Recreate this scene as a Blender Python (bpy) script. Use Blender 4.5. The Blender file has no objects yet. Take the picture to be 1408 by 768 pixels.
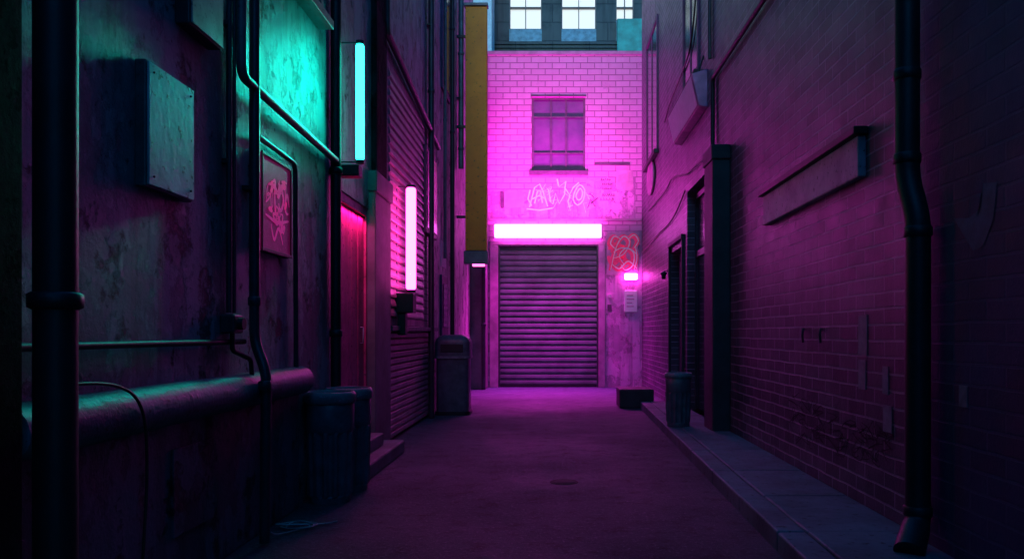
import bpy, math, random
from mathutils import Vector
random.seed(7)
C = bpy.context.scene.collection
F, U0, V0, H = 1100.0, 760.0, 458.0, 1.3
XL, XR, YB = -1.92, 2.15, 19.3
PI = math.pi

# ---------------------------------------------------------------- positions on real walls
def LW(u, v, off=0.0):
    x = XL + off; D = F * (-x) / (U0 - u); return Vector((x, D, H - (v - V0) * D / F))
def RW(u, v, off=0.0, X=XR):
    x = X - off; D = F * x / (u - U0); return Vector((x, D, H - (v - V0) * D / F))
def BW(u, v, off=0.0):
    return Vector(((u - U0) * YB / F, YB - off, H - (v - V0) * YB / F))

# ---------------------------------------------------------------- mesh builder
def catmull(pts, n=6, closed=False):
    P = [Vector(p) for p in pts]; out = []; N = len(P)
    if N < 3: return P
    rng = N if closed else N - 1
    for i in range(rng):
        p0 = P[(i-1) % N] if closed or i > 0 else P[0]
        p1 = P[i]; p2 = P[(i+1) % N]
        p3 = P[(i+2) % N] if closed or i + 2 < N else P[-1]
        for k in range(n):
            t = k / n
            out.append(0.5*((2*p1)+(-p0+p2)*t+(2*p0-5*p1+4*p2-p3)*t*t+(-p0+3*p1-3*p2+p3)*t**3))
    out.append(P[0] if closed else P[-1])
    return out
def fillet(pts, r, n=5):
    P = [Vector(p) for p in pts]; out = [P[0]]
    for i in range(1, len(P)-1):
        a, b, c = P[i-1], P[i], P[i+1]
        rr = min(r, (a-b).length*.45, (c-b).length*.45)
        s = b+(a-b).normalized()*rr; e = b+(c-b).normalized()*rr
        for k in range(n+1):
            t = k/n; out.append((1-t)**2*s+2*t*(1-t)*b+t*t*e)
    out.append(P[-1]); return out

class MB:
    def __init__(s): s.v=[]; s.f=[]; s.sm=[]
    def add(s, vs, fs, smooth=False):
        o=len(s.v); s.v+= [Vector(p) for p in vs]
        for f in fs: s.f.append([i+o for i in f]); s.sm.append(smooth)
        return s
    def box(s, x0,x1,y0,y1,z0,z1):
        x0,x1=min(x0,x1),max(x0,x1); y0,y1=min(y0,y1),max(y0,y1); z0,z1=min(z0,z1),max(z0,z1)
        vs=[(x0,y0,z0),(x1,y0,z0),(x1,y1,z0),(x0,y1,z0),(x0,y0,z1),(x1,y0,z1),(x1,y1,z1),(x0,y1,z1)]
        return s.add(vs,[(0,3,2,1),(4,5,6,7),(0,1,5,4),(1,2,6,5),(2,3,7,6),(3,0,4,7)])
    def tube(s, pts, r, seg=12, cap=True):
        P=[Vector(p) for p in pts]; n=len(P)
        if not hasattr(r,'__len__'): r=[r]*n
        T=[]
        for i in range(n):
            a=P[max(i-1,0)]; b=P[min(i+1,n-1)]; T.append((b-a).normalized())
        up=Vector((0,0,1)) if abs(T[0].z)<.9 else Vector((0,1,0))
        N=(up-T[0]*up.dot(T[0])).normalized(); vs=[]; fs=[]
        for i in range(n):
            N=(N-T[i]*N.dot(T[i])).normalized(); B=T[i].cross(N)
            for k in range(seg):
                a=2*PI*k/seg; vs.append(P[i]+(N*math.cos(a)+B*math.sin(a))*r[i])
        for i in range(n-1):
            for k in range(seg):
                k2=(k+1)%seg; fs.append((i*seg+k,i*seg+k2,(i+1)*seg+k2,(i+1)*seg+k))
        s.add(vs,fs,True)
        if cap:
            s.add(vs[:seg],[tuple(range(seg))[::-1]]); s.add(vs[-seg:],[tuple(range(seg))])
        return s
    def lathe(s, c, prof, seg=32, rib=None, smooth=True, sx=1, sy=1):
        vs=[]; fs=[]; n=len(prof)
        for (r,z) in prof:
            for k in range(seg):
                a=2*PI*k/seg; rr=r
                if rib and rib[0]<=z<=rib[1]: rr=r*(1+rib[2]*(1 if (k//2)%2 else -1))
                vs.append(Vector(c)+Vector((rr*math.cos(a)*sx,rr*math.sin(a)*sy,z)))
        for i in range(n-1):
            for k in range(seg):
                k2=(k+1)%seg; fs.append((i*seg+k,i*seg+k2,(i+1)*seg+k2,(i+1)*seg+k))
        return s.add(vs,fs,smooth)
    def ribbon(s, pts, w, nrm, taper=False):
        P=[Vector(p) for p in pts]; n=len(P); nrm=Vector(nrm); vs=[]; fs=[]
        for i in range(n):
            t=(P[min(i+1,n-1)]-P[max(i-1,0)]).normalized(); b=t.cross(nrm).normalized()
            ww=w*(.5 if not taper else .5*(.35+.65*math.sin(PI*(i+.5)/n)))
            vs+= [P[i]+b*ww, P[i]-b*ww]
        for i in range(n-1): fs.append((2*i,2*i+1,2*i+3,2*i+2))
        return s.add(vs,fs)
    def poly(s, pts): return s.add(pts,[tuple(range(len(pts)))])
    def prism(s, pts, d):
        n=len(pts); d=Vector(d); A=[Vector(p) for p in pts]; B=[p+d for p in A]
        return s.add(A+B,[tuple(range(n))[::-1],tuple(range(n,2*n))]+[(i,(i+1)%n,n+(i+1)%n,n+i) for i in range(n)])
    def build(s, name, mat, parent=None, bev=0, seg=2, loc=None):
        base=Vector((0,0,0))
        if parent is not None: base=Vector(parent['_b'])
        elif loc is not None: base=Vector(loc)
        me=bpy.data.meshes.new(name); me.from_pydata([tuple(p-base) for p in s.v],[],s.f)
        me.polygons.foreach_set('use_smooth',s.sm); me.materials.append(mat); me.update()
        o=bpy.data.objects.new(name,me); C.objects.link(o); o['_b']=tuple(base)
        if parent is not None: o.parent=parent
        else: o.location=base
        if bev:
            m=o.modifiers.new('bevel','BEVEL'); m.width=bev; m.segments=seg; m.limit_method='ANGLE'
        return o
def tag(o,label,cat,group=None):
    o['label']=label; o['category']=cat
    if group: o['group']=group
    return o
def thing(name,label,cat,loc=(0,0,0),group=None):
    o=bpy.data.objects.new(name,None); C.objects.link(o); o.location=loc; o['_b']=tuple(loc); o.empty_display_size=.1
    return tag(o,label,cat,group)
def structure(o): o['kind']='structure'; return o

# ---------------------------------------------------------------- materials
class NT:
    def __init__(s,name):
        s.m=bpy.data.materials.new(name); s.m.use_nodes=True; s.t=s.m.node_tree; s.b=s.t.nodes['Principled BSDF']
        s.tc=s.n('ShaderNodeTexCoord'); s.pos=s.tc.outputs['Object']
    def n(s,k): return s.t.nodes.new(k)
    def l(s,a,b): s.t.links.new(a,b)
    def noise(s,scale,vec=None,det=6,rough=.6,stretch=None):
        n=s.n('ShaderNodeTexNoise'); n.inputs['Scale'].default_value=scale; n.inputs['Detail'].default_value=det; n.inputs['Roughness'].default_value=rough
        v=vec or s.pos
        if stretch:
            mp=s.n('ShaderNodeMapping'); mp.inputs['Scale'].default_value=stretch; s.l(v,mp.inputs[0]); v=mp.outputs[0]
        s.l(v,n.inputs['Vector']); return n.outputs[0]
    def ramp(s,fac,a,b,ca=(0,0,0,1),cb=(1,1,1,1)):
        r=s.n('ShaderNodeValToRGB'); e=r.color_ramp.elements; e[0].position=a; e[1].position=b; e[0].color=ca; e[1].color=cb
        s.l(fac,r.inputs[0]); return r.outputs[0]
    def mix(s,fac,a,b,mode='MIX'):
        n=s.n('ShaderNodeMix'); n.data_type='RGBA'; n.blend_type=mode
        for val,idx in ((fac,0),(a,6),(b,7)):
            if hasattr(val,'links'): s.l(val,n.inputs[idx])
            elif idx==0: n.inputs[0].default_value=val
            else: n.inputs[idx].default_value=(*val,1)
        return n.outputs[2]
    def math(s,op,a,b=0):
        n=s.n('ShaderNodeMath'); n.operation=op
        for val,i in ((a,0),(b,1)):
            if hasattr(val,'links'): s.l(val,n.inputs[i])
            else: n.inputs[i].default_value=val
        return n.outputs[0]
    def bump(s,h,strength,dist=.01,prev=None):
        n=s.n('ShaderNodeBump'); n.inputs['Strength'].default_value=strength; n.inputs['Distance'].default_value=dist
        s.l(h,n.inputs['Height'])
        if prev: s.l(prev,n.inputs['Normal'])
        return n.outputs[0]
    def plane(s,axis):
        sp=s.n('ShaderNodeSeparateXYZ'); s.l(s.pos,sp.inputs[0]); cb=s.n('ShaderNodeCombineXYZ')
        s.l(sp.outputs[1 if axis=='x' else 0],cb.inputs[0]); s.l(sp.outputs[2],cb.inputs[1]); return cb.outputs[0], sp

def worn(name,c,rough=.5,metal=0,var=.45,scale=6,bump=.25,c2=None,spot=None,glow=None):
    t=NT(name); c2=c2 or tuple(x*(1-var) for x in c)
    n1=t.noise(scale); n2=t.noise(scale*7,det=8)
    col=t.mix(t.ramp(n1,.35,.65),c,c2)
    if spot: col=t.mix(t.ramp(n2,.60,.66),col,spot)
    t.l(col,t.b.inputs['Base Color'])
    r=t.math('ADD',t.math('MULTIPLY',n2,.35),rough-.17); t.l(r,t.b.inputs['Roughness'])
    t.b.inputs['Metallic'].default_value=metal
    if glow:
        t.b.inputs['Emission Color'].default_value=(*glow[0],1); t.b.inputs['Emission Strength'].default_value=glow[1]
    t.l(t.bump(n2,bump,.006),t.b.inputs['Normal']); return t.m

def plaster(name,c,c2,cdark,rough=.55,pk=(.57,.61),spec=.5):
    t=NT(name); t.b.inputs['Specular IOR Level'].default_value=spec
    big=t.noise(.9,det=10,rough=.65); mid=t.noise(3.2,det=11,rough=.72); fine=t.noise(38,det=8,rough=.7); patch=t.noise(1.7,det=12,rough=.75,stretch=(1,1,.7))
    streak=t.noise(1.0,det=6,stretch=(7,7,.5))
    col=t.mix(t.ramp(big,.4,.62),c,c2)
    col=t.mix(t.ramp(patch,.47,.50),col,tuple(min(1,x*1.4) for x in c))
    col=t.mix(t.ramp(mid,pk[0],pk[1]),col,cdark)
    col=t.mix(t.math('MULTIPLY',t.ramp(streak,.5,.66),.6),col,tuple(x*.3 for x in c))
    t.l(col,t.b.inputs['Base Color'])
    t.l(t.math('ADD',t.math('MULTIPLY',fine,.4),rough-.2),t.b.inputs['Roughness'])
    b=t.bump(t.ramp(mid,pk[0]-.01,pk[1]+.01),.9,-.03); b=t.bump(t.ramp(patch,.47,.51),.7,.012,b); b=t.bump(fine,.6,.01,b); b=t.bump(mid,.5,.03,b); b=t.bump(big,.6,.08,b)
    t.l(b,t.b.inputs['Normal']); return t.m

def brick(name,axis,c1,c2,cm,w,h,mort=.01,rough=.6,grime=(.02,.015,.025),gl=(.52,.7),depth=.012,peel=None,gs=.75,st=.55):
    t=NT(name); pl,sp=t.plane(axis)
    wob=t.n('ShaderNodeTexNoise'); wob.inputs['Scale'].default_value=3; t.l(pl,wob.inputs['Vector'])
    vm=t.n('ShaderNodeVectorMath'); vm.operation='MULTIPLY_ADD'; t.l(wob.outputs[1],vm.inputs[0]); vm.inputs[1].default_value=(.018,.018,0); t.l(pl,vm.inputs[2])
    b=t.n('ShaderNodeTexBrick'); t.l(vm.outputs[0],b.inputs['Vector'])
    for k,val in (('Color1',(*c1,1)),('Color2',(*c2,1)),('Mortar',(*cm,1))): b.inputs[k].default_value=val
    b.inputs['Scale'].default_value=1; b.inputs['Mortar Size'].default_value=mort; b.inputs['Mortar Smooth'].default_value=.25
    b.inputs['Brick Width'].default_value=w; b.inputs['Row Height'].default_value=h; b.inputs['Bias'].default_value=0
    big=t.noise(.7,det=9,rough=.65); mid=t.noise(3.5,det=9,rough=.7); fine=t.noise(45,det=8,rough=.7)
    streak=t.noise(1.0,det=6,stretch=(5,5,.45))
    col=t.mix(t.math('MULTIPLY',t.ramp(big,gl[0],gl[1]),gs),b.outputs[0],grime)
    col=t.mix(t.math('MULTIPLY',t.ramp(streak,.5,.75),st),col,grime)
    if peel: col=t.mix(t.ramp(mid,.60,.64),col,peel)
    t.l(col,t.b.inputs['Base Color'])
    t.l(t.math('ADD',t.math('MULTIPLY',mid,.5),rough-.25),t.b.inputs['Roughness'])
    inv=t.math('SUBTRACT',1,b.outputs[1])
    bb=t.bump(fine,.45,.007); bb=t.bump(mid,.5,.018,bb); bb=t.bump(inv,1.0,depth,bb)
    t.l(bb,t.b.inputs['Normal']); return t.m

def emit(name,c,s):
    t=NT(name); t.b.inputs['Base Color'].default_value=(.5,.5,.5,1)
    t.b.inputs['Emission Color'].default_value=(*c,1); t.b.inputs['Emission Strength'].default_value=s
    return t.m

m_plaster=plaster('teal_grey_plaster',(.15,.23,.27),(.08,.125,.15),(.03,.035,.045),.48)
m_plaster2=plaster('mid_grey_plaster',(.18,.23,.26),(.12,.15,.17),(.05,.05,.06),.5)
m_plinth=plaster('dark_plinth_plaster',(.07,.10,.14),(.04,.055,.085),(.02,.02,.03),.45)
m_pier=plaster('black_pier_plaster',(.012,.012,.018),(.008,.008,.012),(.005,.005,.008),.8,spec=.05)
m_plpink=plaster('grey_render',(.34,.27,.32),(.22,.18,.22),(.07,.05,.07),.6)
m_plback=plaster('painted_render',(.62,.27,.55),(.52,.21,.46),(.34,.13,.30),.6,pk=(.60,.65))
m_brR=brick('dark_side_brick','x',(.14,.10,.15),(.05,.04,.065),(.36,.29,.39),.32,.105,.008,.42,gl=(.5,.75),depth=.025,gs=.75,st=.6)
m_brN=brick('near_blue_brick','x',(.03,.045,.14),(.02,.025,.09),(.05,.065,.16),.32,.105,.009,.6,depth=.02)
m_brS=brick('pink_side_brick','x',(.5,.29,.38),(.38,.2,.28),(.12,.07,.1),.34,.1,.01,.5)
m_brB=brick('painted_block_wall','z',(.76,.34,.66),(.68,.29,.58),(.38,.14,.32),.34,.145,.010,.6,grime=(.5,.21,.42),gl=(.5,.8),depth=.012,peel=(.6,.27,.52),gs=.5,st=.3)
m_gray=brick('far_facade','z',(.11,.095,.10),(.09,.08,.09),(.06,.055,.065),1.2,.6,.02,.8)
m_black=worn('black_painted_iron',(.018,.018,.025),.48,0)
m_pipe=worn('dark_pipe_paint',(.05,.055,.075),.4,.2,spot=(.09,.06,.06))
m_pipeT=worn('grey_teal_pipe',(.12,.17,.19),.38,.2,spot=(.06,.05,.05))
m_fat=worn('worn_pipe_paint',(.10,.19,.24),.40,0,scale=5,bump=.9,c2=(.05,.09,.12),spot=(.025,.03,.04))
m_metal=worn('scuffed_grey_metal',(.36,.42,.45),.42,.3,scale=5,spot=(.12,.12,.14))
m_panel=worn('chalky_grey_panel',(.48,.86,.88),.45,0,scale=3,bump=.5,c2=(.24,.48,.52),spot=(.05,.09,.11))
m_bin=worn('dark_bin_plastic',(.11,.13,.17),.38,0,scale=8,spot=(.05,.05,.06))
m_bin2=worn('grey_bin_band',(.22,.24,.28),.45,0,scale=6,spot=(.40,.40,.42))
m_strip=worn('dull_paper_strip',(.30,.26,.33),.6,0,scale=12)
m_red=worn('rose_red_painted_planks',(.7,.08,.26),.55,0,scale=3,bump=.6,c2=(.36,.04,.12),spot=(.12,.03,.06))
m_conc=worn('dark_concrete',(.17,.19,.22),.65,0,scale=3,bump=.6,spot=(.1,.10,.11))
m_pillar=worn('grey_pillar_stone',(.20,.17,.20),.6,0,scale=3,bump=.6)
m_dpier=worn('dark_pier_stone',(.055,.045,.06),.6,0,scale=3,bump=.6)
m_shut=worn('grey_shutter_steel',(.15,.17,.20),.6,0,scale=2,bump=.15)
m_frame=worn('painted_door_surround',(.6,.28,.52),.5,0,scale=3)
m_slat=worn('rose_shutter_slats',(.6,.32,.42),.42,.05,scale=3)
m_yel=worn('ochre_sign_face',(1.0,.38,.015),.55,0,scale=2,c2=(.82,.29,.015),spot=(.42,.18,.03))
m_glassd=worn('dark_window_glass',(.04,.03,.07),.15,0,scale=2,bump=.05)
m_winp=worn('purple_window_pane',(.22,.04,.26),.55,0,scale=2,bump=.1,c2=(.13,.03,.19))
m_winf=worn('dark_window_frame',(.16,.05,.16),.55)
m_white=worn('pale_paper',(.75,.7,.74),.7,0,scale=9,c2=(.6,.5,.56))
m_grafw=worn('pale_spray_paint',(1.0,.98,1.0),.6,0,scale=9,var=.1)
m_grafd=worn('dark_spray_paint',(.22,.06,.2),.6,0,scale=9)
m_grafm=worn('mid_purple_spray',(.035,.02,.035),.6,0,scale=9)
m_grafr=worn('red_spray_added_glow',(.95,.03,.25),.5,0,scale=9,glow=((1,.02,.16),.25))  # emission paints in the lamp light falling on the tag
m_grafp=worn('pink_spray_added_glow',(1.0,.12,.5),.5,0,scale=9,var=.3,glow=((1,.03,.42),.20))  # emission paints in pink light reflected off the lettering
m_boardp=worn('pink_board_paint',(.85,.36,.68),.5,0,scale=3)
m_blue=worn('blue_spray_paint',(.03,.12,.22),.6,0,scale=9)
m_postr=worn('dark_red_poster_added_glow',(.32,.03,.18),.5,0,scale=12,spot=(.7,.15,.4),c2=(.14,.02,.09),glow=((1,.03,.4),.05))  # faint emission paints in pink light on the poster backing
m_rub=worn('black_rubber_cable',(.03,.03,.03),.45,0)
m_sign=worn('weathered_sign',(.52,.43,.52),.55,0,scale=4,bump=.7,c2=(.24,.19,.25),spot=(.07,.05,.07))
m_cover=worn('rusty_cover',(.035,.032,.035),.75,0,scale=20)
m_teal=emit('teal_neon_glass',(.012,1.0,.74),13)
m_pinkt=emit('pink_neon_glass',(1.0,.055,.5),12.5)
m_bar=emit('magenta_lightbox_diffuser',(1.0,.11,.88),8.5)
m_smallw=emit('small_lamp_glass',(1.0,.06,.7),22)
m_under=emit('small_pink_underlight',(1.0,.12,.5),4)
m_winlit=emit('far_window_sky_glow',(.86,.9,.9),.8)  # emission stands in for bright sky reflected in the panes
m_blueband=worn('blue_spandrel',(.18,.32,.45),.5)
m_cyan=worn('teal_cladding',(.02,.38,.34),.5,scale=3)

# asphalt
t=NT('wet_asphalt'); big=t.noise(.6,det=8); mid=t.noise(5,det=9,rough=.7); fine=t.noise(34,det=6,rough=.9)
col=t.mix(t.ramp(big,.4,.62),(.050,.11,.135),(.032,.066,.085)); col=t.mix(t.ramp(mid,.52,.66),col,(.016,.03,.04)); col=t.mix(t.ramp(fine,.54,.62),col,(.19,.31,.35))
t.l(col,t.b.inputs['Base Color'])
rr=t.math('ADD',t.math('MULTIPLY',t.ramp(big,.35,.65),.2),.36); rr=t.math('ADD',rr,t.math('MULTIPLY',mid,.25)); t.l(rr,t.b.inputs['Roughness'])
bb=t.bump(fine,1.0,.035); bb=t.bump(mid,.7,.04,bb); bb=t.bump(big,.5,.08,bb); t.l(bb,t.b.inputs['Normal']); m_asph=t.m
m_pave=worn('pavement_concrete',(.14,.22,.26),.6,0,scale=2.5,bump=.8,c2=(.075,.115,.14),spot=(.05,.06,.07))

# ---------------------------------------------------------------- ground
g=MB(); g.add([(-150,-80,0),(150,-80,0),(150,250,0),(-150,250,0)],[(0,1,2,3)]); structure(g.build('ground',m_asph))
def kx(y): return 1.245+.0195*y
pv=MB(); y=-3.0
while y<13.88:
    y2=min(y+1.15+random.uniform(-.1,.1),13.88)
    a=.006; j=random.uniform(-.004,.004)
    def slab(f0,f1,z1):
        A=[(f0(y+a),y+a,-.02),(f1(y+a),y+a,-.02),(f1(y2-a),y2-a,-.02),(f0(y2-a),y2-a,-.02)]
        B=[(p[0],p[1],z1) for p in A]
        pv.add(A+B,[(0,3,2,1),(4,5,6,7),(0,1,5,4),(1,2,6,5),(2,3,7,6),(3,0,4,7)])
    slab(lambda q:kx(q),lambda q:kx(q)+.17,.12+j)
    slab(lambda q:kx(q)+.18,lambda q:2.149,.122+random.uniform(-.004,.004))
    y=y2
structure(pv.build('pavement',m_pave,bev=.012))
pb=MB(); pb.add([(kx(-3)+.01,-3,.1),(2.149,-3,.1),(2.149,13.87,.1),(kx(13.87)+.01,13.87,.1)],[(0,1,2,3)]); structure(pb.build('pavement',m_conc))

# ---------------------------------------------------------------- left buildings
TOP=9.6
pb1=thing('plastered_building','dark peeling plastered building on the left with rounded pipe ledge','building',(XL,3,0))
MB().box(-2.6,XL,-3,7.2,0,TOP).build('wall',m_plaster,pb1)
MB().box(XL-.1,XL+.02,2.75,6.0,0,.9).build('plinth',m_plinth,pb1,bev=.01)
MB().box(-2.0,-1.8,-3,2.72,0,TOP).build('pier',m_pier,pb1,bev=.01)  # near-black plaster paints in the darkness at the left frame edge
w=MB().box(XL,XL+.06,5.35,6.5,3.85,3.93).box(XL,XL+.06,5.35,5.43,3.93,5.2).box(XL,XL+.06,6.42,6.5,3.93,5.2).box(XL,XL+.06,5.35,6.5,5.2,5.28).box(XL,XL+.04,5.9,5.95,3.93,5.2)
wf=w.build('window',m_pipeT,pb1,bev=.006); MB().box(XL+.002,XL+.015,5.43,6.42,3.93,5.2).build('pane',m_glassd,wf)
MB().box(XL,XL+.13,5.3,6.55,3.78,3.85).build('sill',m_pipeT,wf,bev=.006)
MB().box(XL+.021,XL+.035,3.98,4.5,.28,.72).build('access_panel',m_plinth,pb1,bev=.004)

db=thing('narrow_building','narrow dark building with recessed red plank door between plaster wall and pink slats','building',(XL,8.2,0))
MB().box(-2.6,-2.04,7.2,9.3,0,TOP).box(-2.04,XL,7.2,8.35,2.6,TOP).box(-2.04,XL,8.35,9.3,3.0,TOP).box(-2.04,XL,7.2,7.25,0,2.6).build('wall',m_plaster2,db)
d=MB()
for i in range(8):
    y0=7.31+i*.122; d.box(-2.02,-1.955-random.uniform(0,.008),y0+.004,y0+.118,.31,2.5)
dd=d.build('door',m_red,db,bev=.004)
MB().tube([(-1.96,8.15,1.2),(-1.93,8.15,1.2),(-1.93,8.15,1.36),(-1.96,8.15,1.36)],.008,8).build('handle',m_metal,dd)
MB().box(-2.039,-1.935,7.252,7.3,.3,2.6).box(-2.039,-1.935,8.295,8.35,.3,2.6).box(-2.039,-1.935,7.3,8.295,2.51,2.6).build('door_frame',m_red,db,bev=.005)
MB().box(-2.039,XL,7.28,8.35,0,.3).build('threshold',m_conc,db,bev=.01)
MB().box(-2.039,-1.85,8.352,9.15,.0,2.78).box(-2.039,-1.83,8.33,9.18,2.782,3.0).build('pillar',m_pillar,db,bev=.012)
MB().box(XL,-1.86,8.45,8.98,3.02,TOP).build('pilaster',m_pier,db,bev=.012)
st=thing('door_step','low worn concrete step below the red plank door','step',(-1.8,7.9,0))
MB().box(-1.919,-1.62,7.06,8.75,0,.14).build('tread',m_conc,st,bev=.02)
MB().box(-1.919,-1.76,7.2,8.33,.141,.27).build('upper_tread',m_conc,st,bev=.015)

sb=thing('slatted_building','pink lit brick building with horizontal slatted shutter on the left','building',(XL,11,0))
MB().box(-2.6,XL,9.302,13.0,1.32,4.5).box(-2.6,-2.0,9.302,13.0,0,1.32).box(-2.0,XL,9.302,9.42,0,1.32).box(-2.0,XL,12.8,13.0,0,1.32).build('wall',m_brS,sb)
MB().box(-2.6,XL,9.302,13.0,4.5,TOP).build('upper_wall',m_plaster,sb)
s=MB(); z=.04
while z<1.26:
    s.prism([(-1.99,9.43,z),(-1.93,9.43,z+.012),(-1.93,9.43,z+.06),(-1.965,9.43,z+.078),(-1.99,9.43,z+.078)],(0,3.36,0)); z+=.08
s.build('slatted_shutter',m_slat,sb)
s=MB(); z=1.5
while z<4.35:
    s.prism([(XL+.001,9.35,z),(XL+.022,9.35,z+.01),(XL+.022,9.35,z+.035),(XL+.001,9.35,z+.1)],(0,2.45,0)); z+=.112
s.build('wall_cladding',m_slat,sb)
wf=MB().box(XL,XL+.05,11.85,12.95,2.8,4.1).build('window',m_winf,sb,bev=.008); MB().box(XL+.051,XL+.06,11.93,12.4,2.88,4.02).box(XL+.051,XL+.06,12.45,12.87,2.88,4.02).build('pane',m_glassd,wf)
MB().box(XL,XL+.06,9.32,12.98,1.33,1.39).build('shutter_lintel',m_pillar,sb,bev=.008)
eb=thing('rendered_building','grimy rendered building behind the ochre blade sign at the alley end','building',(XL,16,0))
MB().box(-2.6,XL,13.0,19.3,0,TOP).build('wall',m_plpink,eb)
MB().box(XL,-1.56,18.6,19.29,0,8.0).build('corner_pier',m_pillar,eb,bev=.015)
wf=MB().box(XL,XL+.04,13.6,14.4,.1,2.3).build('door',m_winf,eb,bev=.008)
MB().box(XL+.041,XL+.055,13.7,14.3,1.4,2.15).build('pane',m_glassd,wf)
wf=MB().box(XL,XL+.04,13.7,14.7,5.5,7.6).build('window',m_winf,eb,bev=.008)
MB().box(XL+.041,XL+.055,13.8,14.6,5.6,7.5).build('pane',m_glassd,wf)

# ---------------------------------------------------------------- pipes on the left
def pipe(name,label,cat,pts,r,mat,collars=(),seg=14,fr=.08,group=None,brackets=None):
    base=Vector(pts[-1]); th=thing(name,label,cat,base,group)
    MB().tube(fillet(pts,fr),r,seg).build('pipe_run',mat,th)
    for c in collars:
        c=Vector(c); ax=Vector((0,0,1))
        MB().tube([c-ax*.03,c-ax*.022,c+ax*.022,c+ax*.03],[r*1.05,r*1.25,r*1.25,r*1.05],seg).build('collar',mat,th)
    if brackets:
        for c in brackets:
            x,y,z,wx=c
            MB().box(min(x,wx),max(x,wx),y-r*1.7,y+r*1.7,z-.015,z+.015).build('bracket',m_black,th,bev=.003)
    return th
pipe('downpipe','thick black downpipe nearest the camera on the left','pipe',[(-1.69,2.72,TOP),(-1.69,2.72,0)],.068,m_black,[(-1.69,2.72,1.41)],20)
pipe('ledge_pipe','fat horizontal pipe running low along the left plaster wall','pipe',[(-1.9,2.75,.95),(-1.9,6.02,.95)],.105,m_fat,[],24)
pipe('wall_conduit','thin horizontal conduit just above the fat low pipe','pipe',[(-1.89,2.78,1.25),(-1.89,4.9,1.25)],.016,m_black)
for k,(dy,rr_) in enumerate(((0,.016),(.075,.011))):
    pipe('wall_conduit',('thin vertical conduit left of the red poster, ending at a valve','thinner vertical conduit beside the valve, right one of the close pair')[k],'pipe',[(-1.885,4.66+dy,6.5),(-1.885,4.66+dy,1.42)],rr_,m_pipe,brackets=[(-1.885,4.66+dy,2.3,XL),(-1.885,4.66+dy,3.1,XL)])
pipe('downpipe','dark downpipe left of the framed red poster, crossing over the fat low pipe','pipe',[(-1.86,4.99,6.5),(-1.86,4.99,1.25),(-1.765,4.93,1.06),(-1.765,4.9,.02)],.032,m_pipe,[(-1.86,4.99,1.5),(-1.765,4.905,.98)],brackets=[(-1.86,4.99,2.2,XL)])
pipe('wall_conduit','teal lit horizontal pipe running above the red poster','pipe',[(-1.86,4.78,6.5),(-1.86,4.78,2.84),(-1.86,6.85,2.78)],.03,m_pipeT)
pipe('wall_conduit','thin pipe bending around the framed red poster down the wall','pipe',[(-1.885,5.12,2.56),(-1.885,5.86,2.54),(-1.885,5.88,.9)],.018,m_pipe)
pipe('downpipe','black downpipe between plaster wall and red door','pipe',[(-1.87,6.90,TOP),(-1.87,6.90,0)],.045,m_black,[(-1.87,6.90,2.7),(-1.87,6.90,1.3)])
pipe('wall_conduit','long horizontal conduit high on the wall over the pink slats','pipe',[(-1.87,9.0,6.5),(-1.87,9.0,4.7),(-1.87,13.1,4.33)],.04,m_pipe)
for u,x,r,z0,mm,lab in ((593,-1.86,.045,0,m_pipe,'dark downpipe at the end of the pink slats'),(612,-1.87,.03,2.6,m_pipeT,'grey downpipe above the small white notice'),(622,-1.85,.04,0,m_black,'black downpipe right of the small white notice'),(634,-1.84,.055,4.6,m_pipeT,'teal grey downpipe beside the ochre sign')):
    D=F*(-x)/(U0-u)
    pipe('downpipe',lab,'pipe',[(x,D,TOP),(x,D,z0)],r,mm,[(x,D,5.0),(x,D,6.9)],brackets=[(x,D,6,XL)])
pipe('downpipe','slim purple lit pipe in the corner left of the roller door','pipe',[(-1.6,18.5,2.8),(-1.6,18.5,0)],.05,m_pipe,[(-1.6,18.5,1.5)])
vt=thing('gas_valve','small valve and meter on the plaster wall beside the thin conduits','valve',(-1.86,4.75,1.25))
MB().box(-1.919,-1.83,4.6,4.74,1.3,1.41).build('valve_body',m_pipe,vt,bev=.012)
MB().tube([(-1.83,4.67,1.355),(-1.80,4.67,1.355)],.035,14).build('wheel',m_black,vt)
MB().tube(fillet([(-1.87,4.67,1.3),(-1.87,4.67,1.2),(-1.86,4.93,1.14),(-1.86,4.95,1.02)],.03),.014,10).build('outlet_pipe',m_black,vt)
cp=[LW(100,528,.13),LW(135,527,.135),LW(165,532,.135),LW(188,548,.135),LW(200,585,.135),LW(202,660,.13),LW(198,740,.13)]
cp.append(Vector((-1.80,cp[-1].y-.02,.01)))
tag(MB().tube(catmull(cp,6),.007,8).build('cable',m_rub,loc=cp[-1]),'black cable looped over the fat low pipe on the left wall','cable')
pts=[]
for i in range(30):
    a=i*.55; r=.05+.05*math.sin(i*.37)**2; pts.append((-1.70+r*math.cos(a)*1.3,5.33+r*math.sin(a)*1.3,.010+.005*math.sin(i*1.3)+.0008*i))
pts=[(-1.765,5.0,.06),(-1.75,5.1,.02)]+pts+[(-1.55,5.42,.012),(-1.48,5.5,.012)]
tag(MB().tube(catmull(pts,3),.006,7).build('coiled_cord',m_metal,loc=(-1.72,5.33,0)),'pale coiled cord lying on the ground at foot of downpipe','cord')

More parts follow.
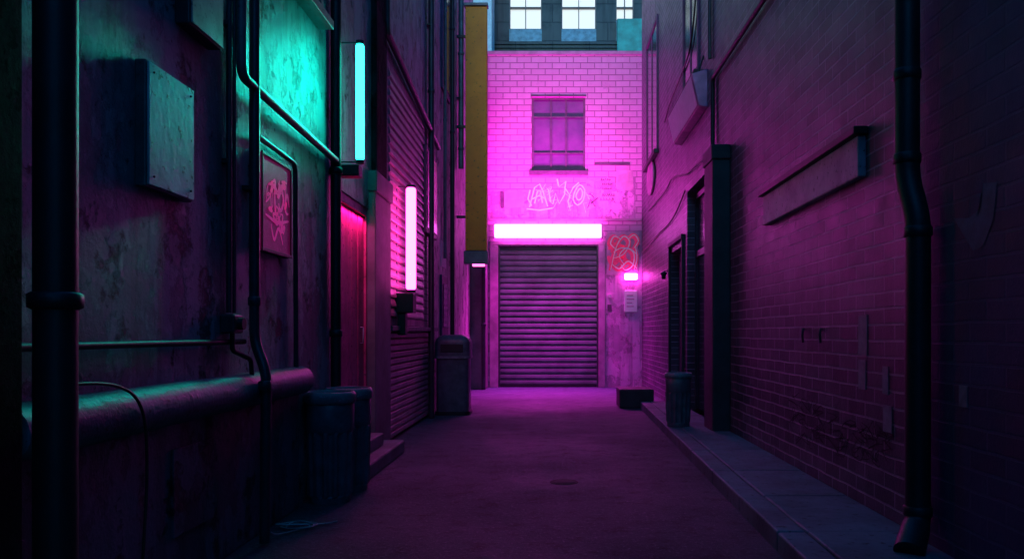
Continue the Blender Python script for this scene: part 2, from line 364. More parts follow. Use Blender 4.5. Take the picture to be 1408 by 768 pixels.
# ---------------------------------------------------------------- left wall boxes, posters, lamps
def wallbox(name,label,cat,u0,u1,vt0,vb0,off,mat,frame=None):
    p0=LW(u0,vt0,off); p1=LW(u1,vt0,off); zt=p0.z; zb=LW(u0,vb0,off).z
    th=thing(name,label,cat,(XL,(p0.y+p1.y)/2,zb))
    MB().box(XL,XL+off-.012,p0.y,p1.y,zb,zt).build('casing',frame or m_pipe,th,bev=.008)
    MB().box(XL+off-.0115,XL+off,p0.y+.008,p1.y-.008,zb+.008,zt-.008).build('cover',mat,th,bev=.004)
    return th,p0.y,p1.y,zb,zt
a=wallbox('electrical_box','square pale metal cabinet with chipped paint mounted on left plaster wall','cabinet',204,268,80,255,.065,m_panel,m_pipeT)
for q in ((a[1]+.05,a[3]+.05),(a[2]-.05,a[3]+.05),(a[1]+.05,a[4]-.05),(a[2]-.05,a[4]-.05)):
    MB().tube([(XL+.065,q[0],q[1]),(XL+.071,q[0],q[1])],.005,8).build('screw',m_black,a[0])
wallbox('electrical_box','darker metal cabinet higher up at the top edge, right of pale cabinet','cabinet',264,308,-60,32,.09,m_metal)
th,y0,y1,zb,zt=wallbox('framed_poster','small framed red and pink graffiti poster on the left wall','poster',359,400,206,344,.045,m_postr,m_black)
MB().box(XL+.0455,XL+.055,y0,y1,zt-.022,zt).box(XL+.0455,XL+.055,y0,y1,zb,zb+.022).box(XL+.0455,XL+.055,y0,y0+.02,zb+.022,zt-.022).box(XL+.0455,XL+.055,y1-.02,y1,zb+.022,zt-.022).build('frame',m_black,th,bev=.003)
gr=MB(); W=y1-y0; Hh=zt-zb
def PP(a,b,i=0): return (XL+.047+.00015*i,y0+a*W,zb+b*Hh)
SS=[[(.15,.5),(.2,.68),(.32,.7),(.36,.5),(.22,.45)],[(.42,.75),(.44,.45),(.55,.44)],[(.5,.6),(.62,.72),(.72,.6),(.62,.48),(.55,.55)],[(.78,.78),(.8,.5),(.9,.48)],[(.12,.38),(.5,.34),(.9,.4)],[(.3,.3),(.4,.15),(.55,.28),(.7,.12)],[(.74,.5),(.84,.68),(.92,.56)]]
R2=random.Random(5)
for i in range(18):
    cx,cy=R2.uniform(.2,.8),R2.uniform(.25,.78); SS.append([(cx+R2.uniform(-.12,.12),cy+R2.uniform(-.10,.10)) for _ in range(4)])
for i,st_ in enumerate(SS):
    gr.ribbon(catmull([PP(*q,i) for q in st_],6),R2.uniform(.010,.034),(1,0,0),True)
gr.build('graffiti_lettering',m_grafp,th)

def tube_lamp(name,label,x,D,z0,z1,r,mat):
    th=thing(name,label,'neon light',(x,D,z0))
    MB().tube([(x,D,z0),(x,D,z0+.015),(x,D,z1-.015),(x,D,z1)],[r*.8,r,r,r*.8],20).build('neon_tube',mat,th)
    MB().box(XL,XL+.012,D-r*.4,D+r*.4,z0-.03,z1+.03).build('backplate',m_pipeT,th,bev=.004)
    for z in (z0-.035,z1+.005):
        MB().tube([(x,D,z),(x,D,z+.03)],r*.95,20).build('end_cap',m_pipe,th)
        MB().tube([(XL+.012,D,z+.015),(x,D,z+.015)],.007,8).build('bracket',m_pipe,th)
    return th
th=tube_lamp('neon_tube_light','glowing teal vertical neon tube high on the left wall',-1.70,7.056,2.83,3.84,.037,m_teal)
MB().box(XL,-1.70,7.01,7.15,2.68,2.78).build('ballast_box',m_black,th,bev=.01)
th=tube_lamp('neon_tube_light','glowing white pink vertical neon tube on the slatted wall',-1.74,9.82,1.84,3.08,.06,m_pinkt)
MB().box(XL,-1.70,9.73,9.98,1.55,1.79).box(XL+.02,-1.8,9.77,9.93,1.28,1.55).build('ballast_box',m_black,th,bev=.012)
p=LW(610,350,.012); tag(MB().box(XL+.001,XL+.012,p.y-.3,p.y+.3,p.z-.22,p.z+.22).build('paper_notice',m_white,loc=p),'small white paper notice on the left wall between downpipes','notice')

bs=thing('blade_sign','tall narrow ochre blade sign projecting from the left wall','sign',(-1.6,16,2.9))
MB().box(-1.74,-1.31,15.93,16.07,2.95,7.8).build('sign_face',m_yel,bs,bev=.01)
MB().box(-1.77,-1.29,15.9,16.1,2.68,2.94).build('base_cap',m_pipeT,bs,bev=.012)
MB().box(-1.77,-1.29,15.9,16.1,7.81,7.87).build('top_cap',m_pipeT,bs,bev=.01)
for z in (3.6,5.4,7.2): MB().box(XL,-1.741,15.98,16.02,z,z+.05).build('bracket',m_black,bs)
MB().box(-1.6,-1.36,15.94,16.05,2.64,2.679).build('underlight',m_under,bs)

# ---------------------------------------------------------------- bins
def ribbed_can(label,loc,h,r):
    th=thing('trash_can',label,'trash can',loc)
    MB().lathe(loc,[(0,.0),(r*.84,.0),(r*.86,.02),(r*.86,.05),(r*.87,.06),(r*.93,h*.62),(r*.93,h*.66)],56,rib=(.055,h*.63,.055),smooth=False).build('ribbed_body',m_bin,th)
    MB().lathe(loc,[(r*.93,h*.63),(r*.985,h*.66),(r*.99,h*.9),(r*.95,h*.91)],48).build('band',m_bin,th)
    MB().lathe(loc,[(r*.95,h*.89),(r*1.06,h*.9),(r*1.07,h*.97),(r*1.0,h),(r*.92,h),(r*.90,h*.95),(r*.86,h*.70),(0,h*.68)],48).build('rim',m_bin2,th)
    return th
ribbed_can('ribbed black trash can in front of its pair by the left wall',(-1.73,6.22,0),.85,.185)
ribbed_can('ribbed black trash can behind the nearer can, next to the door step',(-1.70,6.66,0),.85,.185)
ribbed_can('small dark ribbed trash can standing on the right pavement',(1.60,10.2,.122),.68,.165)

hb=thing('litter_bin','tall dark litter bin with rounded hood at left wall under the ochre sign','bin',(-1.58,12.9,0))
def rbox(mb,cx,cy,sx,sy,z0,z1,top=0):
    prof=[(z0,0)]
    if top: prof+= [(z1-top,0)]+[(z1-top+top*math.sin(k*PI/12),top*1.3*(1-math.cos(k*PI/12))) for k in range(1,7)]
    else: prof+= [(z1,0)]
    vs=[];n=32
    for z,ins in prof:
        hx=max(sx/2-ins,.01); hy=max(sy/2-ins*.7,.01)
        for k in range(n):
            a=2*PI*k/n; ca,sa=math.cos(a),math.sin(a); e=.35
            vs.append((cx+hx*math.copysign(abs(ca)**e,ca),cy+hy*math.copysign(abs(sa)**e,sa),z))
    fs=[]
    for i in range(len(prof)-1):
        for k in range(n): k2=(k+1)%n; fs.append((i*n+k,i*n+k2,(i+1)*n+k2,(i+1)*n+k))
    mb.add(vs,fs,True); m=len(prof)-1; mb.add(vs[m*n:],[tuple(range(n))]); mb.add(vs[:n],[tuple(range(n))[::-1]]); return mb
rbox(MB(),-1.6,12.95,.53,.5,.06,.92).build('body',m_bin,hb)
rbox(MB(),-1.6,12.95,.57,.54,0,.06).build('base',m_black,hb)
rbox(MB(),-1.6,12.95,.57,.54,.925,1.28,top=.13).build('hood',m_bin,hb)
rbox(MB(),-1.6,12.95,.59,.56,.9,.94).build('seam_rim',m_bin2,hb)
MB().box(-1.78,-1.42,12.67,12.69,1.0,1.13).build('flap',m_black,hb,bev=.005)

# ---------------------------------------------------------------- back building
bk=thing('pink_brick_building','pink lit painted brick building closing the alley with roller door','building',(0,YB,0))
xa,xb=BW(685,0).x,BW(823,0).x; zd=BW(0,338).z
wx0,wx1=BW(731,0).x,BW(805,0).x; wz0,wz1=BW(0,235).z,BW(0,133).z
ztop=BW(0,76).z
wl=MB(); Y1=YB+.4
wl.box(-2.6,xa,YB,Y1,0,zd).box(xb,2.9,YB,Y1,0,zd).box(-2.6,2.9,YB,Y1,zd,wz0).box(-2.6,wx0,YB,Y1,wz0,wz1).box(wx1,2.9,YB,Y1,wz0,wz1).box(-2.6,2.9,YB,Y1,wz1,ztop)
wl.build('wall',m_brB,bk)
MB().box(-2.6,2.9,YB+.4,24,ztop-.3,ztop-.05).build('roof',m_conc,bk)
MB().box(-2.6,2.9,YB-.05,YB+.45,ztop,ztop+.09).build('coping',m_frame,bk,bev=.01)
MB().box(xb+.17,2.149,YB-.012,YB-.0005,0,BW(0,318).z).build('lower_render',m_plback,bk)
u=674; top=[]
while u<877:
    top.append((u, 262+random.uniform(-6,6)-(14 if 806<u<876 else 0))); u+=random.uniform(3,8)
bt=MB()
for i in range(len(top)-1):
    bt.add([BW(top[i][0],300,.006),BW(top[i+1][0],300,.006),BW(top[i+1][0],top[i+1][1],.006),BW(top[i][0],top[i][1],.006)],[(0,1,2,3)])
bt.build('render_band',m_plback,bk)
s=MB(); z=.05
while z<zd-.02:
    zz=min(.120,zd-z)
    prof=[(YB+.14,z),(YB+.120,z+.008),(YB+.110,z+zz*.35),(YB+.114,z+zz*.75),(YB+.122,z+zz*.96),(YB+.14,z+zz),(YB+.14,z+zz+.017)]
    vs=[(xa+.04,p[0],p[1]) for p in prof]+[(xb-.04,p[0],p[1]) for p in prof]; n=len(prof)
    s.add(vs,[(k,k+n,k+n+1,k+1) for k in range(n-1)],False); z+=.137
rd=s.build('roller_door',m_shut,bk)
MB().box(xa+.04,xb-.04,YB+.06,YB+.17,.0,.05).build('bottom_bar',m_black,rd)
MB().box(xa,xa+.038,YB-.01,YB+.2,0,zd).build('door_track',m_pipe,rd,bev=.004)
MB().box(xb-.038,xb,YB-.01,YB+.2,0,zd).build('door_track',m_pipe,rd,bev=.004)
MB().box(xa-.2,xa-.001,YB-.05,YB-.002,0,zd+.02).box(xb+.001,xb+.16,YB-.05,YB-.002,0,zd+.02).box(xa-.2,xb+.16,YB-.05,YB-.002,zd+.021,zd+.12).build('door_surround',m_frame,bk,bev=.008)
MB().box(-1.55,2.14,YB-.06,YB-.007,BW(0,304).z,BW(0,301).z).build('ledge',m_frame,bk,bev=.006)
wf=MB()
fz=[wz0,wz0+(wz1-wz0)*.25,wz0+(wz1-wz0)*.74,wz1]
wf.box(wx0,wx0+.05,YB+.08,YB+.16,wz0,wz1).box(wx1-.05,wx1,YB+.08,YB+.16,wz0,wz1).box(wx0+.05,wx1-.05,YB+.08,YB+.16,wz1-.05,wz1).box(wx0+.05,wx1-.05,YB+.08,YB+.16,wz0,wz0+.05)
for q in (.36,.64): wf.box(wx0+(wx1-wx0)*q-.015,wx0+(wx1-wx0)*q+.015,YB+.09,YB+.15,wz0+.05,wz1-.05)
for z in fz[1:3]: wf.box(wx0+.05,wx1-.05,YB+.095,YB+.145,z-.015,z+.015)
win=wf.build('window',m_winf,bk); MB().box(wx0,wx1,YB+.17,YB+.2,wz0,wz1).build('pane',m_winp,win)
MB().box(wx0-.06,wx1+.06,YB-.09,YB+.08,wz0-.11,wz0-.002).build('sill',m_winf,win,bev=.008)
MB().box(wx0-.02,wx1+.02,YB-.02,YB-.002,wz1+.002,wz1+.04).build('lintel',m_winf,win,bev=.006)
lb=thing('lightbox_sign','long glowing white magenta light box above the roller door','neon light',(0,YB-.2,3.7))
x0,x1=BW(679,0).x,BW(828,0).x; z0,z1=BW(0,328).z,BW(0,310).z
MB().box(x0+.03,x1-.03,YB-.30,YB-.09,z0,z1).build('diffuser',m_bar,lb,bev=.03,seg=3)
MB().box(x0,x0+.029,YB-.31,YB-.062,z0-.01,z1+.01).build('end_cap',m_frame,lb,bev=.006)
MB().box(x1-.029,x1,YB-.31,YB-.062,z0-.01,z1+.01).build('end_cap',m_frame,lb,bev=.006)
gf=MB()
STR=[([(728,285),(735,258),(742,253),(747,264),(753,284)],0),([(731,274),(741,269),(750,273)],0),([(754,260),(757,277),(760,281),(764,266),(769,280),(776,268),(778,249)],0),([(776,257),(783,268),(788,258),(796,251)],0),([(784,268),(781,277),(783,285)],0),([(791,262),(797,254),(804,261),(802,275),(794,282),(788,274)],1),([(766,246),(768,256)],0),([(735,280),(739,263),(743,263),(746,279)],0),([(794,264),(798,259),(801,265),(799,273),(795,275),(792,270)],1),([(729,261),(726,273),(731,283)],0),([(724,287),(742,289),(760,286)],0)]
R3=random.Random(3)
for i in range(22):
    cx,cy=R3.uniform(726,816),R3.uniform(256,286); STR.append(([(cx+R3.uniform(-8,8),cy+R3.uniform(-7,7)) for _ in range(3)],0))
for i,(st_,cl) in enumerate(STR):
    gf.ribbon([BW(q[0],q[1],.012+.0004*i) for q in (catmull([Vector((*q,0)) for q in st_],2,bool(cl)) if cl else [Vector((*q,0)) for q in st_])],.036 if i<11 else .015,(0,1,0))
tag(gf.build('wall_graffiti',m_grafw,loc=BW(765,285,.0)),'pale outlined graffiti lettering under the window on pink wall','graffiti')
gf=MB()
for r_,(u,v,wd) in enumerate(((833,247,14),(834,253,12),(832,259,15))):
    x=u-wd/2
    while x<u+wd/2:
        L=random.uniform(1.2,2.4); gf.ribbon([BW(x,v+1.6,.012),BW(x+L*.5,v-1.6,.012),BW(x+L,v+1.0,.012)],.018,(0,1,0)); x+=L+1.2
tag(gf.build('stencil_graffiti',m_grafd,loc=BW(833,262)),'small dark stencilled scrawl in rows right of the window','graffiti')
gf=MB()
for v,uu in ((268,(829,832,835,838,841,844)),(274,(826,830,834,838,842))):
    for x in uu: gf.ribbon([BW(x-1,v+2,.012),BW(x,v-2,.012),BW(x+1.2,v+1.5,.012)],.02,(0,1,0))
tag(gf.build('scrawled_graffiti',m_grafd,loc=BW(835,275)),'tiny dark scrawled lettering low right of the window','graffiti')
gf=MB()
for st_ in ([(808,286),(812,274),(818,284)],[(810,266),(817,272)],[(812,280),(822,272)]):
    gf.ribbon([BW(q[0],q[1],.028) for q in st_],.03,(0,1,0))
tag(gf.build('purple_graffiti',m_grafd,loc=BW(808,286)),'dark purple scribble to the right of the pale graffiti','graffiti')
tag(MB().box(BW(817,0).x,BW(866,0).x,YB-.03,YB-.001,BW(0,227).z,BW(0,223.5).z).build('wall_vent',m_winf,loc=BW(841,228),bev=.005),'short dark horizontal vent bar right of the window sill','vent')
for (u0,u1,v0,v1,lab) in ((846,872,233,262,'pale torn paste-up patch right of the small stencil'),(690,722,262,287,'pale torn poster patch left of the white graffiti')):
    pp=[]; n=14
    for k in range(n):
        a=2*PI*k/n; e=.3; pp.append(BW((u0+u1)/2+(u1-u0)/2*math.copysign(abs(math.cos(a))**e,math.cos(a))*random.uniform(.85,1),(v0+v1)/2-(v1-v0)/2*math.copysign(abs(math.sin(a))**e,math.sin(a))*random.uniform(.85,1),.010))
    tag(MB().poly(pp).build('torn_poster',m_boardp,loc=BW((u0+u1)/2,v1)),lab,'poster')
p=BW(691,275)
th=thing('small_wall_box','tiny dark box on pink wall at left end of the graffiti','box',p)
MB().box(p.x-.04,p.x+.04,YB-.05,YB-.012,p.z-.2,p.z+.2).build('casing',m_winf,th,bev=.006)
gb=thing('graffiti_board','pale board with red looping graffiti right of the roller door','board',BW(855,378))
p0,p1=BW(834,378),BW(877,319); MB().box(p0.x,p1.x,YB-.04,YB-.014,p0.z,p1.z).build('board_panel',m_boardp,gb,bev=.004)
STK=[[(838,372),(846,340),(856,326),(864,334),(856,350),(842,356)],[(846,344),(838,336),(843,326),(852,330)],[(856,364),(850,352),(860,342),(870,350),(868,366),(858,372),(852,364)],[(862,330),(870,324),(876,332),(870,342)],[(840,364),(850,370),(862,360),(874,370)],[(842,348),(852,342),(866,344),(875,352)],[(872,340),(874,356),(870,372)],[(836,352),(842,362),(852,356)],[(850,334),(856,344),(866,338)]]
R4=random.Random(11)
for i in range(8):
    cx,cy=R4.uniform(843,869),R4.uniform(332,368); STK.append([(cx+R4.uniform(-7,7),cy+R4.uniform(-7,7)) for _ in range(4)])
gf=MB()
for i,st_ in enumerate(STK):
    gf.ribbon([BW(q[0],q[1],.043+.0005*i) for q in catmull([Vector((*q,0)) for q in st_],6)],.13 if i<9 else .09,(0,1,0),True)
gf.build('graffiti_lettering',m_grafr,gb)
gf=MB()
for i,st_ in enumerate(STK[:7]):
    gf.ribbon([BW(q[0]+1.4,q[1]-.8,.054+.0005*i) for q in catmull([Vector((*q,0)) for q in st_],6)],.030,(0,1,0),True)
gf.build('graffiti_highlight',m_grafw,gb)
lt=thing('wall_lamp','small glowing lamp just below the red graffiti board','lamp',BW(867,384))
p0,p1=BW(858,385),BW(876,376); MB().box(p0.x,p1.x,YB-.16,YB-.045,p0.z,p1.z).build('lamp_glass',m_smallw,lt,bev=.03,seg=3)
MB().box(p0.x+.03,p1.x-.03,YB-.044,YB-.013,p0.z-.02,p0.z+.1).build('backplate',m_frame,lt,bev=.005)
th=thing('notice_board','pale rounded notice on pink wall below the small glowing lamp','notice',BW(867,428))
p0,p1=BW(858,429),BW(876,399); MB().box(p0.x,p1.x,YB-.05,YB-.013,p0.z,p1.z).build('notice_panel',m_grafw,th,bev=.02,seg=3)
gf=MB()
for v in (406,411,416,421): gf.box(p0.x+.06,p1.x-.06-random.uniform(0,.08),YB-.055,YB-.051,BW(0,v+.6).z,BW(0,v-.6).z)
gf.build('printed_lines',m_frame,th)
th=thing('door_button','small round push button right of the roller door','button',BW(838,407)); p=BW(838,407)
MB().tube([(p.x,YB-.013,p.z),(p.x,YB-.05,p.z)],.045,14).build('button_cap',m_white,th); MB().box(p.x-.05,p.x+.05,YB-.02,YB-.013,p.z-.35,p.z-.2).build('plate',m_winf,th)

fb=thing('office_block','grey office block with bright windows beyond the pink building','building',(0,26,0))
SF=26/F
def fx(u): return (u-U0)*SF
def fz_(v): return H-(v-V0)*SF
wl=MB()
cols=[(-8,fx(700)),(fx(745),fx(772)),(fx(820),fx(847)),(fx(872),9)]
for a_,b_ in cols: wl.box(a_,b_,26,30,0,17)
for a_,b_ in ((fx(700),fx(745)),(fx(772),fx(820)),(fx(847),fx(872))): wl.box(a_,b_,26,30,0,fz_(57)); wl.box(a_,b_,26,30,14.2,17)
wl.build('wall',m_gray,fb)
for a_,b_,vv in ((fx(700),fx(745),38),(fx(772),fx(820),38),(fx(847),fx(872),26)):
    wf=MB().box(a_,a_+.03,26.1,26.3,fz_(vv),14.2).box(b_-.03,b_,26.1,26.3,fz_(vv),14.2).box((a_+b_)/2-.012,(a_+b_)/2+.012,26.12,26.3,fz_(vv),14.2).box(a_,b_,26.11,26.3,fz_(vv)-.05,fz_(vv)).box(a_,b_,26.13,26.3,fz_(8)-.012,fz_(8)+.012).build('window',m_pillar,fb)
    MB().box(a_,b_,26.32,26.36,fz_(vv),14.2).build('pane',m_winlit,wf)
    MB().box(a_,b_,26.02,26.3,fz_(57),fz_(vv)-.051).build('spandrel',m_blueband,fb)
MB().box(fx(848),fx(885),25.8,25.99,fz_(72)-1.5,fz_(29)).build('cladding_panel',m_cyan,fb,bev=.01)
wl=MB()
for i in range(2): wl.box(-8,9,25.93,25.99,fz_(66-5*i)-.02,fz_(66-5*i)+.02)
wl.build('string_course',m_gray,fb)
pb2=thing('pale_building','pale distant building glimpsed above the ochre sign','building',(-4,24.5,0))
MB().box(-8,fx(676)*.94,24.4,25.6,0,17).build('wall',m_white,pb2)
for zz in (12.1,13.4,14.7): MB().box(-7.9,fx(676)*.94-.15,24.37,24.399,zz,zz+.05).build('string_course',m_gray,pb2)
rbk=thing('added_sun_blocker','added unseen brick block behind the viewpoint, shading the lower alley','building',(0,-9,0))  # unseen block added to keep the low sun off the lower alley
MB().box(-5,5,-10,-9,0,9.2).build('wall',m_brR,rbk)

# ---------------------------------------------------------------- right buildings
rb=thing('dark_brick_building','long dark brick building along the right side of the alley','building',(XR,10,0))
oy0,oy1,oz=10.3,12.8,3.55
MB().box(XR,2.9,4.62,oy0,0,TOP).box(XR,2.9,oy0,oy1,oz,TOP).box(XR,2.9,oy1,13.1,0,TOP).box(XR,2.9,13.1,14.5,2.75,TOP).box(XR,2.9,14.5,19.3,0,TOP).box(2.5,2.9,oy0,oy1,0,oz).box(2.5,2.9,13.1,14.5,0,2.75).build('wall',m_brR,rb)
MB().box(1.93,XR,9.66,10.2,0.1,3.4).box(1.915,XR,9.64,10.22,3.402,3.58).build('pier',m_dpier,rb,bev=.015)
dr=MB().box(2.3,2.36,10.32,12.78,.1,3.5).build('door',m_glassd,rb,bev=.008)
MB().box(2.27,2.3,10.32,10.42,.1,3.5).box(2.27,2.3,11.5,11.6,.1,3.5).box(2.27,2.3,12.68,12.78,.1,3.5).box(2.27,2.3,10.42,12.68,2.5,2.6).box(2.27,2.3,10.42,12.68,3.42,3.5).build('frame',m_pipe,dr)
dr=MB().box(2.28,2.33,13.14,14.46,.1,2.72).build('door',m_winf,rb,bev=.008)
MB().box(2.26,2.279,13.3,14.3,.3,1.2).box(2.26,2.279,13.3,14.3,1.35,2.55).build('inset_panel',m_pipe,dr,bev=.006)
MB().box(XR-.05,XR,13.04,13.1,.1,2.85).box(XR-.05,XR,14.5,14.56,.1,2.85).box(XR-.06,XR,13.04,14.56,2.851,2.92).build('door_surround',m_dpier,rb,bev=.006)
for (a_,b_,c_,d_) in ((16.3,18.2,5.05,7.8),(11.7,13.1,5.15,8.0),(7.3,8.6,5.3,8.0)):
    wf=MB().box(XR-.03,XR,a_,a_+.08,c_,d_).box(XR-.03,XR,b_-.08,b_,c_,d_).box(XR-.03,XR,a_+.08,b_-.08,c_,c_+.08).box(XR-.03,XR,a_+.08,b_-.08,d_-.08,d_).box(XR-.02,XR,(a_+b_)/2-.03,(a_+b_)/2+.03,c_+.08,d_-.08).build('window',m_winf,rb)
    MB().box(XR-.008,XR-.001,a_+.08,b_-.08,c_+.08,d_-.08).build('pane',m_glassd,wf)
    MB().box(XR-.1,XR,a_-.06,b_+.06,c_-.09,c_-.001).build('sill',m_dpier,wf,bev=.01)
nb=thing('near_brick_building','near black blue brick building at right edge behind the downpipe','building',(2.1,1,0))
MB().box(2.10,2.9,-3,4.6,0,TOP).build('wall',m_brN,nb)

def q(u,D,x=None): return (u-U0)*D/F
th=thing('downpipe','thick black downpipe with an offset bend on the right wall','pipe',(2.0,4.4,.12))
xt=q(1247,4.5); xl=q(1262,4.42)
path=fillet([(xt,4.5,TOP),(xt,4.5,2.17),(xl,4.42,1.93),(xl,4.42,.26),(xl-.09,4.3,.17)],.09)
MB().tube(path,.068,20).build('pipe_run',m_black,th)
for (x_,y_,z_) in ((xt,4.5,2.28),(xl,4.42,1.86),(xt,4.5,2.75),(xl,4.42,.32)):
    MB().tube([(x_,y_,z_-.03),(x_,y_,z_-.022),(x_,y_,z_+.022),(x_,y_,z_+.03)],[.070,.076,.076,.070],20).build('collar',m_black,th)
MB().tube([(xl-.03,4.38,.24),(xl-.12,4.26,.135)],[.074,.08],20).build('shoe',m_black,th)
pl=[(1311,300),(1322,318),(1338,345),(1352,338),(1366,300),(1371,250),(1352,252),(1349,285),(1332,300)]
P=[RW(u,v,.004,2.10) for u,v in pl]
tag(MB().add(P+[Vector((2.096,sum(p.y for p in P)/9,sum(p.z for p in P)/9))],[(i,(i+1)%9,9) for i in range(9)]).build('blue_graffiti',m_blue,loc=P[2]),'faded blue painted shape on the near right brick wall','graffiti')

y0,y1=5.45,8.0; th=thing('ledge_sign','long weathered sign board under a dark ledge on right brick wall','sign',(XR,6.7,2.4))
za=2.39
MB().box(XR-.10,XR,y0,y1,za+.27,za+.325).build('ledge',m_black,th,bev=.008)
MB().box(XR-.06,XR,y0+.03,y1-.03,za-.02,za+.269).build('sign_panel',m_sign,th,bev=.012)
th=thing('projecting_sign','tilted box sign with pink lit face high on the right wall','sign',(XR,12.3,4.3))
prof=[(XR-.001,11.1,4.97),(XR-.22,11.1,4.90),(XR-.12,11.1,4.46),(XR-.001,11.1,4.44)]
MB().prism(prof,(0,2.3,0)).build('sign_box',m_boardp,th,bev=.01)
n_=Vector((-.975,0,-.222)).normalized()
A=[Vector((XR-.215,11.15,4.88)),Vector((XR-.215,13.35,4.88)),Vector((XR-.125,13.35,4.48)),Vector((XR-.125,11.15,4.48))]
MB().poly([a_+n_*.012 for a_ in A]).build('sign_face',m_grafw,th)
for yy in (11.4,12.7): MB().tube([(XR-.1,yy,4.94),(XR,yy,5.25)],.012,8).build('stay',m_black,th)
th=thing('oval_sign','small pale oval plate sign on right wall near the pink building','sign',(XR,17.9,4.5))
p=RW(894,245,.04); cc=[(XR-.05,p.y+.6*math.cos(a*PI/12),p.z+.36*math.sin(a*PI/12)) for a in range(24)]
MB().prism(cc,(.03,0,0)).build('plate',m_boardp,th,bev=.005); MB().box(XR-.02,XR,p.y-.1,p.y+.1,p.z-.05,p.z+.05).build('bracket',m_black,th)
pipe('wall_conduit','horizontal conduit high on the right brick wall turning down','pipe',[(2.11,4.8,4.60),(2.11,10.55,4.66),(2.11,10.55,3.75)],.028,m_black)
pipe('wall_conduit','vertical conduit high on right wall beside the upper windows','pipe',[(2.12,10.8,TOP),(2.12,10.8,5.0)],.025,m_pipe)
for lab,pp in (('drooping black cable above the tilted sign on right wall',[(914,168),(922,140),(938,100),(950,60),(958,-20)]),('slack black cable below the tilted sign on right wall',[(892,290),(915,262),(925,244),(945,238),(962,222),(975,215)]),('lower cable running toward the door on right wall',[(884,345),(905,322),(925,300),(942,262)])):
    P=catmull([RW(u,v,.03) for u,v in pp],8); tag(MB().tube(P,.014,8).build('wall_cable',m_rub,loc=P[0]),lab,'cable')
lt=thing('wall_lantern','small unlit lamp on the right wall above the panelled door','lamp',(XR,14.8,2.4))
MB().box(XR-.03,XR,14.72,14.84,2.33,2.5).build('backplate',m_pipe,lt,bev=.005); MB().lathe((XR-.10,14.78,2.30),[(0,.14),(.06,.12),(.065,.09),(.04,.07),(.035,0),(0,0)],20).build('lamp_shade',m_pipe,lt); MB().tube([(XR-.02,14.78,2.46),(XR-.10,14.78,2.44)],.01,8).build('arm',m_black,lt)
for i,u in enumerate((1104,1128)):
    P=[RW(u,452,.0),RW(u,452,.05),RW(u-1,460,.06),RW(u,470,.04)]
    tag(MB().tube(fillet(P,.02),.010,8).build('wall_hook',m_pipe,loc=P[0]),('left iron hook of two on the right brick wall','right iron hook of two on the right brick wall')[i],'hook')
for (u0,u1,v0,v1,lab) in ((1180,1192,433,488,'tall pale paper strip on the right brick wall'),(1180,1190,494,534,'pale paper strip directly under the tallest one on right wall'),(1213,1221,503,541,'narrow pale strip right of the paired strips'),(1214,1226,556,592,'lowest pale sticker on the right brick wall')):
    p0=RW(u0,v0,.006); p1=RW(u1,v1,.006); z1=p0.z; z0=RW(u0,v1,.006).z
    tag(MB().box(XR-.006,XR-.001,p1.y,p0.y,z0,z1).build('paper_strip',m_strip,loc=(XR,p0.y,z0)),lab,'sticker')
p=RW(1324,543,.005,2.10); tag(MB().box(2.094,2.099,p.y-.04,p.y+.04,p.z-.06,p.z+.05).build('paper_strip',m_strip,loc=p),'small faded sticker on the near brick wall right of downpipe','sticker')
gf=MB()
for i in range(70):
    u=random.uniform(1090,1225); v=random.uniform(548,600)+(u-1090)*.28; pts=[Vector((u+random.uniform(-9,9),v+random.uniform(-10,12),0)) for _ in range(4)]
    gf.ribbon([RW(w.x,w.y,.004) for w in catmull(pts,4)],.010,(1,0,0),True)
tag(gf.build('scribbled_graffiti',m_grafm,loc=RW(1150,600)),'dark scribbled graffiti low on the right brick wall','graffiti')

cb=thing('concrete_block','low dark concrete block at the far end of the right pavement','block',(1.46,14.2,0))
MB().box(1.16,1.76,13.9,14.6,0,.33).build('block_body',m_dpier,cb,bev=.02)
mh=thing('drain_cover','small round iron drain cover in the middle of the alley','drain cover',(.1,7.0,0))
MB().lathe((.1,7.0,0),[(0,.005),(.10,.005),(.103,.003),(.105,0)],32).build('cover_plate',m_cover,mh)
MB().lathe((.1,7.0,0),[(.109,0),(.109,.004),(.122,.004),(.125,0)],32).build('rim',m_cover,mh)

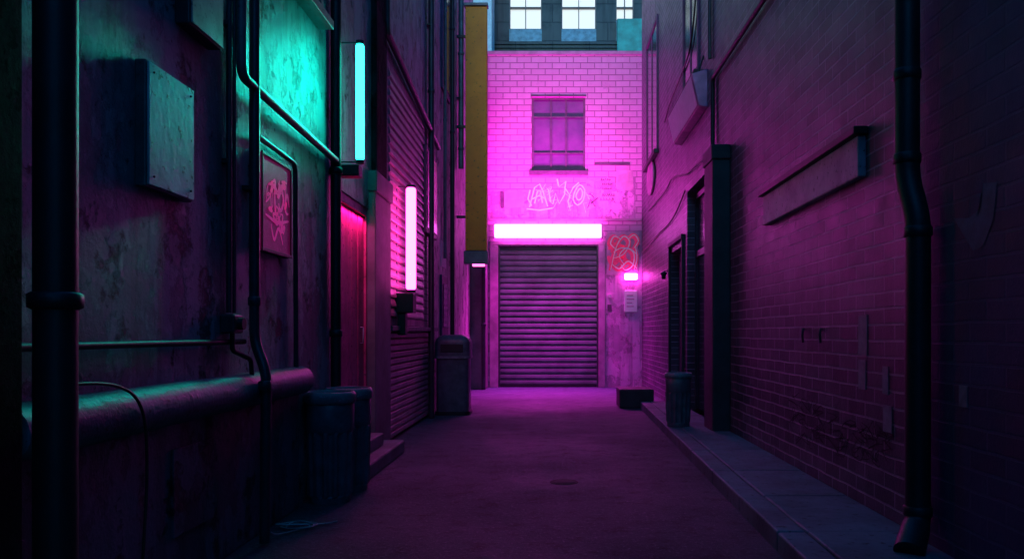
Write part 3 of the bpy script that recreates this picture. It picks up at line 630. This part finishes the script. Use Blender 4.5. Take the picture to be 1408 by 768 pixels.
# ---------------------------------------------------------------- light
w=bpy.data.worlds.new('World'); bpy.context.scene.world=w; w.use_nodes=True; nt=w.node_tree; bg=nt.nodes['Background']
sky=nt.nodes.new('ShaderNodeTexSky'); sky.sky_type='NISHITA'; sky.sun_disc=False; sky.sun_elevation=math.radians(11); sky.sun_rotation=math.radians(186)
mx=nt.nodes.new('ShaderNodeMix'); mx.data_type='RGBA'; mx.blend_type='MULTIPLY'; mx.inputs[0].default_value=1; mx.inputs[7].default_value=(.03,.31,.74,1)
nt.links.new(sky.outputs[0],mx.inputs[6]); nt.links.new(mx.outputs[2],bg.inputs[0]); bg.inputs[1].default_value=.44
l=bpy.data.lights.new('sun','SUN'); l.energy=.5; l.angle=math.radians(10); l.color=(1,.85,.78); o=bpy.data.objects.new('sun',l); C.objects.link(o)
o.rotation_euler=Vector((.02,1,-.2)).to_track_quat('-Z','Y').to_euler()
def area(name,loc,target,sx,sy,e,c,spread=180):
    l=bpy.data.lights.new(name,'AREA'); l.shape='RECTANGLE'; l.size=sx; l.size_y=sy; l.energy=e; l.color=c; l.spread=math.radians(spread)
    o=bpy.data.objects.new(name,l); C.objects.link(o); o.location=loc; o.rotation_euler=(Vector(target)-Vector(loc)).to_track_quat('-Z','Y').to_euler(); return o
area('added_back_wall_wash',(-.1,YB-1.7,4.0),(-.1,YB,5.9),2.4,.4,160,(1,.045,.80),130)  # added lamp without a fixture, brightens the upper back wall
area('lightbox_underglow',(-.115,YB-.36,3.63),(-.115,YB-1.5,0),2.5,.12,170,(1,.03,.80),90)
area('door_glow',(-1.925,7.8,2.49),(-1.96,7.8,1.2),.9,.03,6,(1,.03,.42),140)
area('teal_tube_glow',(-1.66,7.01,3.33),(-1.87,4.3,2.35),.03,.98,5,(.001,1,.78),75)

cam=bpy.data.cameras.new('camera'); co=bpy.data.objects.new('camera',cam); C.objects.link(co)
co.location=(0,0,H); co.rotation_euler=(PI/2,0,0); cam.sensor_width=36; cam.lens=36*F/1408
cam.shift_x=-56/1408; cam.shift_y=74/1408; cam.clip_end=600; cam.clip_start=.05
sc=bpy.context.scene; sc.camera=co
sc.view_settings.view_transform='Standard'; sc.view_settings.look='None'; sc.view_settings.exposure=0
for o in bpy.data.objects:
    if '_b' in o: del o['_b']
